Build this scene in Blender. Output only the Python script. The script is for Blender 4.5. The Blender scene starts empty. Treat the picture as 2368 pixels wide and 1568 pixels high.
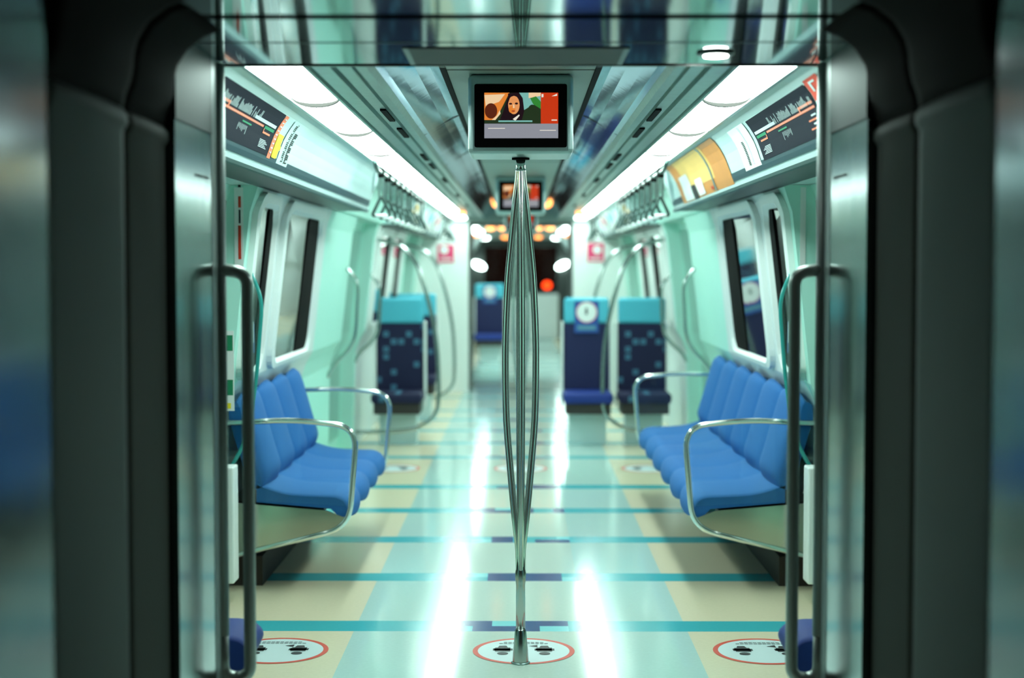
import bpy, bmesh, math, random
from mathutils import Vector
R = math.radians
random.seed(7)
SC = bpy.context.scene
COL = SC.collection

# ---------------------------------------------------------------- camera, world, exposure
cd = bpy.data.cameras.new('camera'); cam = bpy.data.objects.new('camera', cd); COL.objects.link(cam)
cd.lens = 36 * 3475 / 2368; cd.sensor_width = 36; cd.clip_start = 0.05; cd.clip_end = 200
cam.location = (0, 0, 1.5)
cam.rotation_euler = (R(90 - 2.70), 0, R(0.33))
cd.dof.use_dof = True; cd.dof.focus_distance = 5.7; cd.dof.aperture_fstop = 1.5
SC.camera = cam
w = bpy.data.worlds.new('night'); SC.world = w; w.use_nodes = True
w.node_tree.nodes['Background'].inputs[0].default_value = (0.045, 0.020, 0.014, 1)
w.node_tree.nodes['Background'].inputs[1].default_value = 0.15
SC.view_settings.view_transform = 'Standard'; SC.view_settings.look = 'None'
SC.view_settings.exposure = 1.1; SC.view_settings.gamma = 1.0
SC.view_settings.use_curve_mapping = False
LAMP_COL = (0.76, 1.0, 0.92); LAMP_STR = 9.0

# ---------------------------------------------------------------- materials
M = {}
def mat(name, col, rough=0.5, metal=0.0, emit=None, estr=0.0, noise=0.0, nscale=30.0, bump=0.0, trans=0.0, coat=0.0, stretch=None, aniso=0.0, ior=1.45):
    m = bpy.data.materials.new(name); m.use_nodes = True; nt = m.node_tree
    b = nt.nodes['Principled BSDF']
    b.inputs['Base Color'].default_value = (*col, 1); b.inputs['Roughness'].default_value = rough
    b.inputs['Metallic'].default_value = metal; b.inputs['IOR'].default_value = ior
    b.inputs['Transmission Weight'].default_value = trans; b.inputs['Coat Weight'].default_value = coat
    if emit: b.inputs['Emission Color'].default_value = (*emit, 1); b.inputs['Emission Strength'].default_value = estr
    if noise or bump:
        tc = nt.nodes.new('ShaderNodeTexCoord'); mp = nt.nodes.new('ShaderNodeMapping')
        if stretch: mp.inputs['Scale'].default_value = stretch
        n = nt.nodes.new('ShaderNodeTexNoise'); n.inputs['Scale'].default_value = nscale; n.inputs['Detail'].default_value = 4
        nt.links.new(tc.outputs['Object'], mp.inputs[0]); nt.links.new(mp.outputs[0], n.inputs['Vector'])
        if noise:
            mx = nt.nodes.new('ShaderNodeMix'); mx.data_type = 'RGBA'
            mx.inputs[6].default_value = (*[c * (1 - noise) for c in col], 1)
            mx.inputs[7].default_value = (*[min(1, c * (1 + noise)) for c in col], 1)
            nt.links.new(n.outputs[0], mx.inputs[0]); nt.links.new(mx.outputs[2], b.inputs['Base Color'])
        if bump:
            bp = nt.nodes.new('ShaderNodeBump'); bp.inputs['Strength'].default_value = bump; bp.inputs['Distance'].default_value = 0.004
            nt.links.new(n.outputs[0], bp.inputs['Height']); nt.links.new(bp.outputs[0], b.inputs['Normal'])
    M[name] = m
    return m
mat('mint', (0.50, 0.86, 0.76), 0.42, noise=0.03, nscale=6)
mat('white', (0.74, 0.80, 0.79), 0.38, noise=0.03, nscale=8)
mat('pale', (0.62, 0.80, 0.80), 0.25, noise=0.03, nscale=5)
mat('offwhite', (0.82, 0.86, 0.84), 0.4, noise=0.02)
mat('aisle', (0.49, 0.66, 0.62), 0.11, noise=0.06, nscale=60, ior=1.36)
mat('aisle_mid', (0.56, 0.65, 0.58), 0.11, noise=0.06, nscale=60, ior=1.36)
mat('cream', (0.76, 0.66, 0.47), 0.2, noise=0.06, nscale=60)
mat('cyan', (0.05, 0.42, 0.48), 0.18, noise=0.06, nscale=60)
mat('lightcyan', (0.20, 0.62, 0.66), 0.18, noise=0.06, nscale=60)
mat('navy_tile', (0.004, 0.055, 0.21), 0.18, noise=0.06, nscale=60)
mat('chrome', (0.74, 0.78, 0.74), 0.14, 0.92)
mat('chrome_soft', (0.42, 0.47, 0.45), 0.2, 1.0)
mat('mirror', (0.30, 0.40, 0.41), 0.06, 1.0, bump=0.02, nscale=3)
mat('jamb_mirror', (0.15, 0.20, 0.20), 0.15, 1.0, bump=0.15, nscale=12, stretch=(1, 1, 0.05))
mat('side_mirror', (0.42, 0.42, 0.36), 0.12, 1.0)
mat('near_mirror', (0.06, 0.085, 0.10), 0.16, 1.0, bump=0.3, nscale=3)
mat('satin', (0.15, 0.19, 0.19), 0.42, 1.0, bump=0.05, nscale=40, stretch=(1, 1, 0.03))
mat('ceil_mirror', (0.30, 0.52, 0.80), 0.06, 1.0, bump=0.3, nscale=1.6)
mat('unlit_roll', (0.010, 0.007, 0.006), 0.8, ior=1.12)  # near-black colour paints in the unlit top of the gangway
mat('lip', (0.16, 0.24, 0.24), 0.6, ior=1.2)
mat('glass_window', (0.5, 0.5, 0.5), 0.02, trans=1.0, ior=1.12)
mat('groove', (0.015, 0.05, 0.07), 0.4)
mat('ceil_grey', (0.30, 0.36, 0.34), 0.5, noise=0.05)
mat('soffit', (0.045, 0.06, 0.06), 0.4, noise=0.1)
mat('tv_case', (0.42, 0.54, 0.54), 0.28, 0.5)
mat('strap_dark', (0.06, 0.10, 0.09), 0.35, 0.6)
mat('glass_clear', (0.93, 1.0, 0.98), 0.0, trans=1.0, ior=1.3)
mat('rail_metal', (0.34, 0.46, 0.44), 0.30, 0.8, noise=0.2, nscale=25)
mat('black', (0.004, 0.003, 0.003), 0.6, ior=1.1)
mat('bench_shade', (0.03, 0.02, 0.016), 0.7)  # dark tone for the shade put in under the benches
mat('brushed', (0.42, 0.45, 0.43), 0.34, 0.6)
mat('jamb_grey', (0.22, 0.255, 0.25), 0.42, 0.35, noise=0.15, nscale=20, stretch=(1, 1, 0.04))
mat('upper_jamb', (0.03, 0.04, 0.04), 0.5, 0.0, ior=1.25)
mat('rubber', (0.035, 0.030, 0.027), 0.6)
mat('grille', (0.055, 0.062, 0.055), 0.6, noise=0.3, nscale=300)
mat('gangway_grey', (0.085, 0.097, 0.094), 0.7, ior=1.25, noise=0.1, nscale=300)
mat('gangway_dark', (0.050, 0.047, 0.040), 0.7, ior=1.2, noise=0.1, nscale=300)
mat('seat_blue', (0.016, 0.135, 0.40), 0.8, noise=0.12, nscale=120, bump=0.15)
mat('seat_navy', (0.008, 0.012, 0.07), 0.7, noise=0.2, nscale=100)
mat('seat_square', (0.10, 0.25, 0.36), 0.7)
mat('seat_cyan', (0.08, 0.48, 0.62), 0.6, noise=0.08, nscale=100)
mat('seat_blue_dark', (0.008, 0.03, 0.22), 0.65, noise=0.1, nscale=100)
mat('glass_dark', (0.010, 0.008, 0.008), 0.05, coat=1.0, ior=1.6)
mat('glass', (0.75, 0.95, 0.92), 0.02, trans=1.0)
mat('glass_edge', (0.03, 0.30, 0.28), 0.2)
mat('lamp', (0.9, 0.9, 0.9), 0.4, emit=LAMP_COL, estr=LAMP_STR)
mat('spot', (0.9, 0.9, 0.9), 0.4, emit=(0.95, 1.0, 0.95), estr=12)
mat('warm', (0.9, 0.6, 0.3), 0.4, emit=(1.0, 0.29, 0.055), estr=2.4)
mat('signal', (0.9, 0.1, 0.0), 0.4, emit=(1.0, 0.05, 0.006), estr=3.5)
mat('map_black', (0.008, 0.010, 0.020), 0.6, ior=1.15)
mat('ink_white', (0.55, 0.65, 0.66), 0.5)
mat('ink_black', (0.015, 0.015, 0.018), 0.5)
mat('ink_red', (0.62, 0.05, 0.02), 0.5)
mat('ink_salmon', (0.80, 0.20, 0.10), 0.5)
mat('ink_green', (0.01, 0.22, 0.10), 0.5)
mat('ink_yellow', (0.85, 0.70, 0.02), 0.5)
mat('ink_pink', (0.75, 0.05, 0.16), 0.5)
mat('ink_blue', (0.02, 0.08, 0.32), 0.5)
mat('ad_orange', (0.62, 0.24, 0.05), 0.35, noise=0.35, nscale=3)
mat('ad_yellow', (0.80, 0.50, 0.14), 0.35, noise=0.2, nscale=3)
def scr(n, c, s=1.0): mat(n, (0.01, 0.01, 0.01), 0.3, emit=c, estr=s*0.47)
scr('s_red', (0.55, 0.035, 0.004), 1.0); scr('s_grey', (0.26, 0.27, 0.31), 1.0); scr('s_orange', (0.75, 0.22, 0.03), 1.0)
scr('s_brown', (0.10, 0.015, 0.004), 1.0); scr('s_skin', (0.75, 0.30, 0.10), 1.0); scr('s_hair', (0.012, 0.002, 0.006), 1.0)
scr('s_teal', (0.18, 0.45, 0.40), 1.0); scr('s_green', (0.03, 0.22, 0.03), 1.0); scr('s_white', (0.8, 0.75, 0.65), 1.0)
scr('s_dkgreen', (0.015, 0.03, 0.01), 1.0); scr('s_cream', (0.85, 0.60, 0.35), 1.0); scr('s_lips', (0.35, 0.03, 0.01), 1.0)

def patterned(name, base, sq, cell, thr):
    m = mat(name, base, 0.7); nt = m.node_tree; b = nt.nodes['Principled BSDF']; N = nt.nodes.new; L = nt.links.new
    tc = N('ShaderNodeTexCoord'); sc = N('ShaderNodeVectorMath'); sc.operation = 'SCALE'; sc.inputs[3].default_value = 1/cell
    ofs = N('ShaderNodeVectorMath'); ofs.operation = 'ADD'; ofs.inputs[1].default_value = (0.33, 0.5, 0.41)
    L(tc.outputs['Object'], sc.inputs[0]); L(sc.outputs[0], ofs.inputs[0])
    xz = N('ShaderNodeVectorMath'); xz.operation = 'MULTIPLY'; xz.inputs[1].default_value = (1, 0, 1); L(ofs.outputs[0], xz.inputs[0])
    fl = N('ShaderNodeVectorMath'); fl.operation = 'FLOOR'; L(xz.outputs[0], fl.inputs[0])
    fr = N('ShaderNodeVectorMath'); fr.operation = 'FRACTION'; L(xz.outputs[0], fr.inputs[0])
    wn_ = N('ShaderNodeTexWhiteNoise'); L(fl.outputs[0], wn_.inputs['Vector'])
    g = N('ShaderNodeMath'); g.operation = 'GREATER_THAN'; g.inputs[1].default_value = thr; L(wn_.outputs['Value'], g.inputs[0])
    sep = N('ShaderNodeSeparateXYZ'); L(fr.outputs[0], sep.inputs[0]); last = g
    for k in (0, 2):
        for op, v in (('GREATER_THAN', 0.12), ('LESS_THAN', 0.88)):
            c = N('ShaderNodeMath'); c.operation = op; c.inputs[1].default_value = v; L(sep.outputs[k], c.inputs[0])
            mu = N('ShaderNodeMath'); mu.operation = 'MULTIPLY'; L(last.outputs[0], mu.inputs[0]); L(c.outputs[0], mu.inputs[1]); last = mu
    mx = N('ShaderNodeMix'); mx.data_type = 'RGBA'; mx.inputs[6].default_value = (*base, 1); mx.inputs[7].default_value = (*sq, 1)
    L(last.outputs[0], mx.inputs[0]); L(mx.outputs[2], b.inputs['Base Color'])
patterned('seat_navy_pattern', (0.006, 0.007, 0.045), (0.05, 0.15, 0.24), 0.066, 0.82)

# ---------------------------------------------------------------- mesh builder (world coordinates in, local out)
class MB:
    def __init__(s): s.v = []; s.f = []; s.m = []; s.s = []
    def face(s, idx, m=0, sm=False): s.f.append(tuple(idx)); s.m.append(m); s.s.append(sm)
    def vs(s, pts):
        n = len(s.v); s.v += [tuple(p) for p in pts]; return list(range(n, n + len(pts)))
    def box(s, x0, x1, y0, y1, z0, z1, m=0):
        a = s.vs([(x0,y0,z0),(x1,y0,z0),(x1,y1,z0),(x0,y1,z0),(x0,y0,z1),(x1,y0,z1),(x1,y1,z1),(x0,y1,z1)])
        for q in ((0,3,2,1),(4,5,6,7),(0,1,5,4),(1,2,6,5),(2,3,7,6),(3,0,4,7)): s.face([a[i] for i in q], m)
        return s
    def loft(s, rings, m=0, sm=True, closed=True, caps=True):
        R_ = [s.vs(r) for r in rings]; n = len(rings[0])
        for a, b in zip(R_, R_[1:]):
            for i in range(n if closed else n - 1):
                j = (i + 1) % n; s.face((a[i], a[j], b[j], b[i]), m, sm)
        if caps and closed: s.face(R_[0][::-1], m); s.face(R_[-1], m)
        return s
    def extr(s, prof, y0, y1, m=0, sm=False, closed=True, sx=1):   # (x,z) profile along Y
        return s.loft([[(sx*x, y0, z) for x, z in prof], [(sx*x, y1, z) for x, z in prof]], m, sm, closed, closed)
    def tube(s, pts, r, m=0, n=12, r2=None, loop=False):
        pts = [Vector(p) for p in pts]; k = len(pts); rings = []; up = None
        for i, p in enumerate(pts):
            if loop: t = (pts[(i+1) % k] - pts[i-1]).normalized()
            else: t = (pts[min(i+1, k-1)] - pts[max(i-1, 0)]).normalized()
            if up is None:
                up = Vector((0, 1, 0)) if abs(t.y) < 0.9 else Vector((0, 0, 1))
            a = (up - t * up.dot(t)).normalized(); up = a; b = t.cross(a)
            rr = r if r2 is None else r + (r2 - r) * i / (k - 1)
            rings.append([tuple(p + a * math.cos(2*math.pi*j/n) * rr + b * math.sin(2*math.pi*j/n) * rr) for j in range(n)])
        if loop: rings.append(rings[0])
        return s.loft(rings, m, True, True, not loop)
    def lathe(s, cx, cy, prof, m=0, n=24):    # (r,z)
        return s.loft([[(cx + r*math.cos(2*math.pi*j/n), cy + r*math.sin(2*math.pi*j/n), z) for j in range(n)] for r, z in prof], m, True)
    def disc(s, c, ax, ay, r, ry=None, m=0, n=32, r0=0.0):
        c = Vector(c); ax = Vector(ax); ay = Vector(ay); ry = ry or r
        o = s.vs([c + ax*math.cos(2*math.pi*j/n)*r + ay*math.sin(2*math.pi*j/n)*ry for j in range(n)])
        if r0:
            q = s.vs([c + ax*math.cos(2*math.pi*j/n)*r*r0 + ay*math.sin(2*math.pi*j/n)*ry*r0 for j in range(n)])
            for j in range(n): s.face((o[j], o[(j+1) % n], q[(j+1) % n], q[j]), m)
        else: s.face(o, m)
        return s
    def poly(s, pts, m=0): s.face(s.vs(pts), m); return s
    def build(s, name, mats, parent=None, org=None, bevel=0.0, seg=2, fix=True):
        o_ = Vector(org) if org else Vector((0, 0, 0))
        if parent is not None:
            p = parent
            while p is not None: o_ = o_ + Vector(p.location); p = p.parent
        me = bpy.data.meshes.new(name)
        me.from_pydata([tuple(Vector(q) - o_) for q in s.v], [], s.f)
        if not isinstance(mats, (list, tuple)): mats = [mats]
        for k in mats: me.materials.append(M[k])
        me.polygons.foreach_set('material_index', s.m); me.polygons.foreach_set('use_smooth', s.s)
        bm = bmesh.new(); bm.from_mesh(me)
        if fix: bmesh.ops.recalc_face_normals(bm, faces=bm.faces)
        if bevel:
            bmesh.ops.bevel(bm, geom=list(bm.edges), offset=bevel, segments=seg, affect='EDGES', profile=0.5)
        bm.to_mesh(me); bm.free()
        ob = bpy.data.objects.new(name, me); COL.objects.link(ob)
        if parent is not None: ob.parent = parent
        elif org: ob.location = org
        return ob

def spline(pts, n=6):
    P = [Vector(p) for p in pts]; out = []
    for i in range(len(P) - 1):
        a = P[max(i-1, 0)]; b = P[i]; c = P[i+1]; d = P[min(i+2, len(P)-1)]
        for k in range(n):
            t = k / n
            out.append(0.5*((2*b) + (c-a)*t + (2*a-5*b+4*c-d)*t*t + (3*b-a-3*c+d)*t**3))
    out.append(P[-1]); return out
def fillet(pts, r, n=6, closed=False):
    P = [Vector(p) for p in pts]; out = []; k = len(P)
    for i in range(k):
        if not closed and i in (0, k-1): out.append(P[i]); continue
        a, b, c = P[i-1], P[i], P[(i+1) % k]
        u = (a-b); v = (c-b); rr = min(r, u.length*0.49, v.length*0.49); u.normalize(); v.normalize()
        s_, e_ = b+u*rr, b+v*rr
        for q in range(n+1):
            t = q/n; out.append((1-t)**2*s_ + 2*t*(1-t)*b + t*t*e_)
    return out
def tag(o, label, cat, group=None, kind=None):
    if label: o['label'] = label
    if cat: o['category'] = cat
    if group: o['group'] = group
    if kind: o['kind'] = kind
    return o
def thing(name, label, cat, loc, group=None):
    o = bpy.data.objects.new(name, None); o.empty_display_size = 0.1; COL.objects.link(o); o.location = loc
    return tag(o, label, cat, group)
def struct(o): o['kind'] = 'structure'; return o
def copy_tree(o, parent=None):
    c = o.copy(); COL.objects.link(c)
    if parent is not None: c.parent = parent
    for ch in list(o.children): copy_tree(ch, c)
    return c
ORD = ['nearest', 'second', 'third', 'fourth', 'fifth', 'sixth', 'seventh', 'eighth', 'ninth', 'tenth', 'eleventh', 'twelfth']
SIDE = {-1: 'left', 1: 'right'}
Y0, Y1 = 4.37, 18.1       # saloon of the car in view
Z_B = 2.085               # underside of the portal beam

# ================================================================ FLOOR
bands = [4.70, 6.24, 7.24, 8.25, 9.25, 10.26, 11.87, 12.84, 13.83, 14.82, 15.8, 17.4, 18.4, 20.2, 21.2, 22.2, 23.2, 24.2, 25.8, 26.8, 27.8, 28.8, 30.4]
bh = 0.092
ys = {-1.0, 33.5}
for b in bands: ys |= {b-bh, b, b+bh}
xs = sorted({-1.6, -0.69, -0.27, 0.27, 0.69, 1.6, *[(-0.24 + 0.04*i) for i in range(13)]} | {-0.26, 0.26})
xs = sorted({round(x, 4) for x in xs}); ys = sorted(ys)
pat = {}
def band_col(bi, row, x):
    if abs(x) > 0.27: return 'cyan'
    if bi == 1:
        c = x
        if row == 1: return 'navy_tile' if -0.24 < c < -0.11 or 0.01 < c < 0.22 else ('lightcyan' if -0.11 < c < 0.01 else 'cyan')
        return 'navy_tile' if -0.22 < c < 0.09 or 0.22 < c < 0.27 else ('lightcyan' if 0.09 < c < 0.22 else 'cyan')
    k = (bi, row, int((x + 0.27) / 0.12))
    if k not in pat: pat[k] = random.choice(['navy_tile', 'navy_tile', 'navy_tile', 'lightcyan', 'cyan'])
    return pat[k]
fm = ['aisle', 'aisle_mid', 'cream', 'cyan', 'lightcyan', 'navy_tile']
f = MB(); grid = [[None]*len(xs) for _ in ys]
for j, y in enumerate(ys):
    for i, x in enumerate(xs): grid[j][i] = f.vs([(x, y, 0)])[0]
for j in range(len(ys)-1):
    yc = (ys[j]+ys[j+1])/2
    for i in range(len(xs)-1):
        xc = (xs[i]+xs[i+1])/2; m = None
        for bi, b in enumerate(bands):
            if abs(yc-b) < bh: m = band_col(bi, 1 if yc > b else 0, xc)
        if m is None: m = 'cream' if abs(xc) > 0.69 else ('aisle_mid' if abs(xc) < 0.27 else 'aisle')
        f.face((grid[j][i], grid[j][i+1], grid[j+1][i+1], grid[j+1][i]), fm.index(m))
n = f.vs([(-1.6,-1,-0.06),(1.6,-1,-0.06),(1.6,33.5,-0.06),(-1.6,33.5,-0.06)])
f.face((n[3], n[2], n[1], n[0]))
struct(f.build('floor', fm, fix=False))

# ================================================================ SIDE WALLS (profile x,z)
def wx(z):
    P = [(0, 1.40), (0.80, 1.38), (0.98, 1.30), (1.75, 1.21), (1.87, 1.17), (2.3, 1.10)]
    for (a, xa), (b, xb) in zip(P, P[1:]):
        if z <= b: return xa + (xb-xa)*(z-a)/(b-a)
    return P[-1][1]
PROF = [(1.40, 0.0), (1.38, 0.80), (1.345, 0.90), (1.30, 0.98), (1.21, 1.75), (1.17, 1.87)]
DOORS = [(4.95, 6.72), (10.85, 12.42), (15.95, 17.5)]
secs = [(Y0+0.06, 4.95, 'mint'), (6.72, 7.0-0.12, 'mint'), (6.88, 9.38, 'white'), (9.38, 10.85, 'mint'), (12.42, 12.55, 'mint'), (12.55, 15.4, 'white'), (15.4, 15.95, 'mint'), (17.5, Y1, 'mint')]
for sx in (-1, 1):
    for (a, b, m) in secs:
        q = MB(); q.extr(PROF + [(1.58, 1.87), (1.58, 0.0)], a, b, sx=sx)
        struct(q.build('wall_' + SIDE[sx], m))
    # seams
    # doors
    for k, (a, b) in enumerate(DOORS):
        q = MB()
        pr = [(x+0.12, z) for x, z in PROF]
        q.extr(pr + [(1.60, 1.87), (1.60, 0.0)], a, b, sx=sx)
        d = struct(q.build('door_%d' % (k*2 + (1 if sx < 0 else 2)), 'mint'))
        mid = (a+b)/2
        for (c0, c1) in ((a+0.03, mid-0.02), (mid+0.02, b-0.03)):
            q = MB()
            prof = [(wx(z)+0.112, z) for z in (0.12, 0.8, 0.98, 1.2, 1.5, 1.80)]
            q.extr(prof + [(x+0.012, z) for x, z in prof[::-1]], c0, c1, sx=sx)
            q.build('pane', 'glass_dark', d)
        q = MB(); prof = [(wx(z)+0.108, z) for z in (0.02, 0.8, 0.98, 1.75, 1.86)]
        q.extr(prof + [(x+0.012, z) for x, z in prof[::-1]], mid-0.012, mid+0.012, sx=sx)
        q.build('door_seal', 'rubber', d)

# windows: rounded frame ring + recessed dark pane on the leaning wall
def wall_pt(sx, y, z, off): return (sx*(wx(z)-off), y, z)
def rrect(y0, y1, z0, z1, r, n=5):
    pts = []
    for cx, cz, a0 in ((y1-r, z1-r, 0), (y0+r, z1-r, 90), (y0+r, z0+r, 180), (y1-r, z0+r, 270)):
        for i in range(n+1):
            a = R(a0 + 90*i/n); pts.append((cx + r*math.cos(a), cz + r*math.sin(a)))
    return pts
wn = 0
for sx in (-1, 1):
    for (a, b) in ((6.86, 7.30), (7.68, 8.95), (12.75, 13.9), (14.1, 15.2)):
        wn += 1
        fr = MB()
        o1 = rrect(a-0.07, b+0.07, 0.985, 1.845, 0.10); o2 = rrect(a-0.02, b+0.02, 1.01, 1.80, 0.10); o3 = rrect(a, b, 1.03, 1.78, 0.09)
        fr.loft([[wall_pt(sx, y, z, 0.0) for y, z in o1], [wall_pt(sx, y, z, 0.028) for y, z in o1],
                 [wall_pt(sx, y, z, 0.034) for y, z in o2], [wall_pt(sx, y, z, 0.006) for y, z in o3]], sm=False, caps=False)
        fo = struct(fr.build('window_%d' % wn, 'offwhite'))
        p = MB(); o4 = rrect(a, b, 1.03, 1.78, 0.09)
        p.loft([[wall_pt(sx, y, z, 0.008) for y, z in o4], [wall_pt(sx, y, z, 0.002) for y, z in o4]], sm=False)
        p.build('pane', 'glass_dark', fo)
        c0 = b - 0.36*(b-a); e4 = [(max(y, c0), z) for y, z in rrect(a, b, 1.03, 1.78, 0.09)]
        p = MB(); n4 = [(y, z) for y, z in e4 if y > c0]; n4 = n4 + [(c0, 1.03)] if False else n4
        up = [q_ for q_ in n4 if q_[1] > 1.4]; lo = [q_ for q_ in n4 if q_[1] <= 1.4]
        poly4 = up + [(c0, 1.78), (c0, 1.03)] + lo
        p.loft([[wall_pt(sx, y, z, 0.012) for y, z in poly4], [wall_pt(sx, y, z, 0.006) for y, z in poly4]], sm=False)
        p.build('dark_reflection', 'black', fo)  # rough black strip paints a dark reflection onto the pane's far part

# ================================================================ CEILING
Z1 = 2.26
q = MB()
q.box(-0.265, 0.265, Y0, Y1, 2.20, Z1)
ce = struct(q.build('ceiling', 'ceil_grey'))
for sx in (-1, 1):
    q = MB(); q.box(min(sx*0.262, sx*0.282), max(sx*0.262, sx*0.282), Y0, Y1, 2.192, Z1); q.build('slot', 'black', ce)
    q = MB(); prof = [(0.28, 2.198), (0.31, 2.186), (0.35, 2.163), (0.39, 2.137), (0.42, 2.118), (0.44, 2.108)]
    q.extr(prof + [(0.44, Z1), (0.28, Z1)], Y0, Y1, sx=sx, sm=False); q.build('polished_panel', 'ceil_mirror', ce)
    q = MB(); prof = [(0.44, 2.106), (0.452, 2.086), (0.482, 2.086), (0.486, 2.104), (0.496, 2.104), (0.50, 2.090), (0.540, 2.090), (0.544, 2.106),
                      (0.556, 2.106), (0.56, 2.088), (0.612, 2.088), (0.616, 2.102), (0.624, 2.102), (0.628, 2.086), (0.637, 2.086), (0.637, 2.135), (0.807, 2.135), (0.807, 2.088), (0.822, 2.088), (0.835, 2.10)]
    q.extr(prof + [(1.5, 2.10), (1.5, Z1), (0.44, Z1)], Y0, Y1, sx=sx, sm=False); q.build('rail', 'rail_metal', ce)
    for y in [5.6, 6.35, 7.8, 8.5, 9.9, 12.0, 14.0]:
        q = MB(); x0, x1 = sorted((sx*0.500, sx*0.522)); q.box(x0, x1, y, y+0.42, 2.083, 2.0905); q.build('air_slot', 'black', ce)
    for y in [6.9, 8.9, 10.9, 12.9, 14.9]:
        q = MB(); pr = [(x, z-0.0015) for x, z in [(0.28, 2.198), (0.35, 2.163), (0.44, 2.108)]]
        q.extr(pr + [(x, z+0.003) for x, z in pr[::-1]], y, y+0.008, sx=sx); q.build('seam', 'rubber', ce)
for y in (5.34, 7.6, 9.9):
    q = MB(); q.box(-0.265, 0.265, y, y+0.006, 2.198, 2.201); q.build('seam', 'rubber', ce)

# lamps
def lamp(sx, y, L, label, grp):
    t = thing('ceiling_light', label, 'light', (sx*0.722, y+L/2, 2.09), grp)
    ring = []
    for yy in (y+0.008, y+L-0.008):
        ring.append([(sx*(0.722 + 0.081*math.sin(a)), yy, 2.100 - 0.020*(math.cos(a))) for a in [R(-90 + 15*i) for i in range(13)]])
    q = MB(); q.loft([r + [(sx*0.803, r[0][1], 2.112), (sx*0.641, r[0][1], 2.112)] for r in ring]); q.build('diffuser', 'lamp', t)
    for yy in (y, y+L-0.008):
        o = [(0.722 + 0.085*math.sin(a), 2.101 - 0.034*math.cos(a)) for a in [R(-90 + 15*i) for i in range(13)]]
        if yy < 4.5: continue
        q = MB(); q.extr(o + [(0.805, 2.118), (0.639, 2.118)], yy-0.007, yy+0.010, sx=sx); q.build('end_cap', 'rubber', t)
    return t
for sx in (-1, 1):
    y = 4.42; k = 0
    proto = None
    while y < 17.9:
        L = 0.92 if k == 0 else 1.2
        if y + L > 18.0: L = 18.02 - y
        lab = '%s glowing white light panel from the camera in the %s ceiling row' % (ORD[min(k, 11)].replace('nearest', 'first'), SIDE[sx])
        lamp(sx, y, L, lab, 'glowing ceiling light panels in the %s row' % SIDE[sx])
        y += L; k += 1

# ================================================================ COVES with posters
CP = [(0.835, 2.100), (0.858, 2.092), (0.879, 2.077), (0.904, 2.045), (0.926, 2.008), (0.943, 1.967), (0.957, 1.925), (0.970, 1.893), (0.98, 1.87)]
def cove_at(s):
    t = s*(len(CP)-1); i = min(int(t), len(CP)-2); u = t-i
    return (CP[i][0]+(CP[i+1][0]-CP[i][0])*u, CP[i][1]+(CP[i+1][1]-CP[i][1])*u)
def cove(sx, y0, y1, cut=0.0):
    q = MB(); back = [(1.56, 1.872), (1.56, 2.098)]
    prof = CP + back
    def ring(y, cutting):
        out = []
        for i, (x, z) in enumerate(prof):
            s_ = min(1, i/4); dy = -cutting*(1-s_)**2 if i < 5 else 0
            if i >= len(CP): dy = -cutting if z > 2 else 0
            out.append((sx*x, y+dy, z))
        return out
    q.loft([ring(y0, 0), ring(y1, cut)], sm=False)
    c = struct(q.build('trim_1', 'pale'))
    c.name = 'trim_%d' % (1 if sx < 0 else 2)
    q = MB(); q.extr([(0.972, 1.882), (0.967, 1.866), (0.975, 1.856), (0.995, 1.856), (1.0, 1.870)], y0, y1, sx=sx, sm=False); q.build('lip', 'lip', c)
    q = MB(); q.extr([(0.954, 1.927), (0.960, 1.908), (0.967, 1.892), (0.98, 1.892), (0.97, 1.927)], y0, y1-0.05, sx=sx); q.build('groove', 'groove', c)
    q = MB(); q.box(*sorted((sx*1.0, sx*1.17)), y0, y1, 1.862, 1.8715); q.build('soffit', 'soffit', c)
    return c
for sx in (-1, 1):
    cove(sx, Y0+0.06, 9.6, 1.1)
    cove(sx, 12.7, Y1, 0)
    q = MB(); q.extr([(1.10, 2.10), (1.15, 1.87), (1.56, 1.87), (1.56, 2.10)], 9.6, 12.7, sx=sx); struct(q.build('trim_%d' % (3 if sx < 0 else 4), 'mint'))
def cpt(sx, s, y, off=0.003):
    x, z = cove_at(s); x2, z2 = cove_at(min(1, s+0.02)); x1, z1 = cove_at(max(0, s-0.02))
    t = Vector((x2-x1, z2-z1)).normalized(); nx, nz = (t.y, -t.x)
    if nx > 0: nx, nz = -nx, -nz
    return (sx*(x+nx*off), y, z+nz*off)
def cpatch(q, sx, s0, s1, y0, y1, m, off=0.003, slant=0.0, n=6):
    top = [cpt(sx, s0+(s1-s0)*i/n, y0+slant*i/n, off) for i in range(n+1)]
    bot = [cpt(sx, s0+(s1-s0)*i/n, y1+slant*i/n, off) for i in range(n+1)]
    a = q.vs(top); b = q.vs(bot)
    for i in range(n): q.face((a[i], a[i+1], b[i+1], b[i]), m)
IN = ['map_black', 'ink_white', 'ink_salmon', 'ink_green', 'ink_yellow', 'ink_black', 'ink_red', 'pale']
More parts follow.
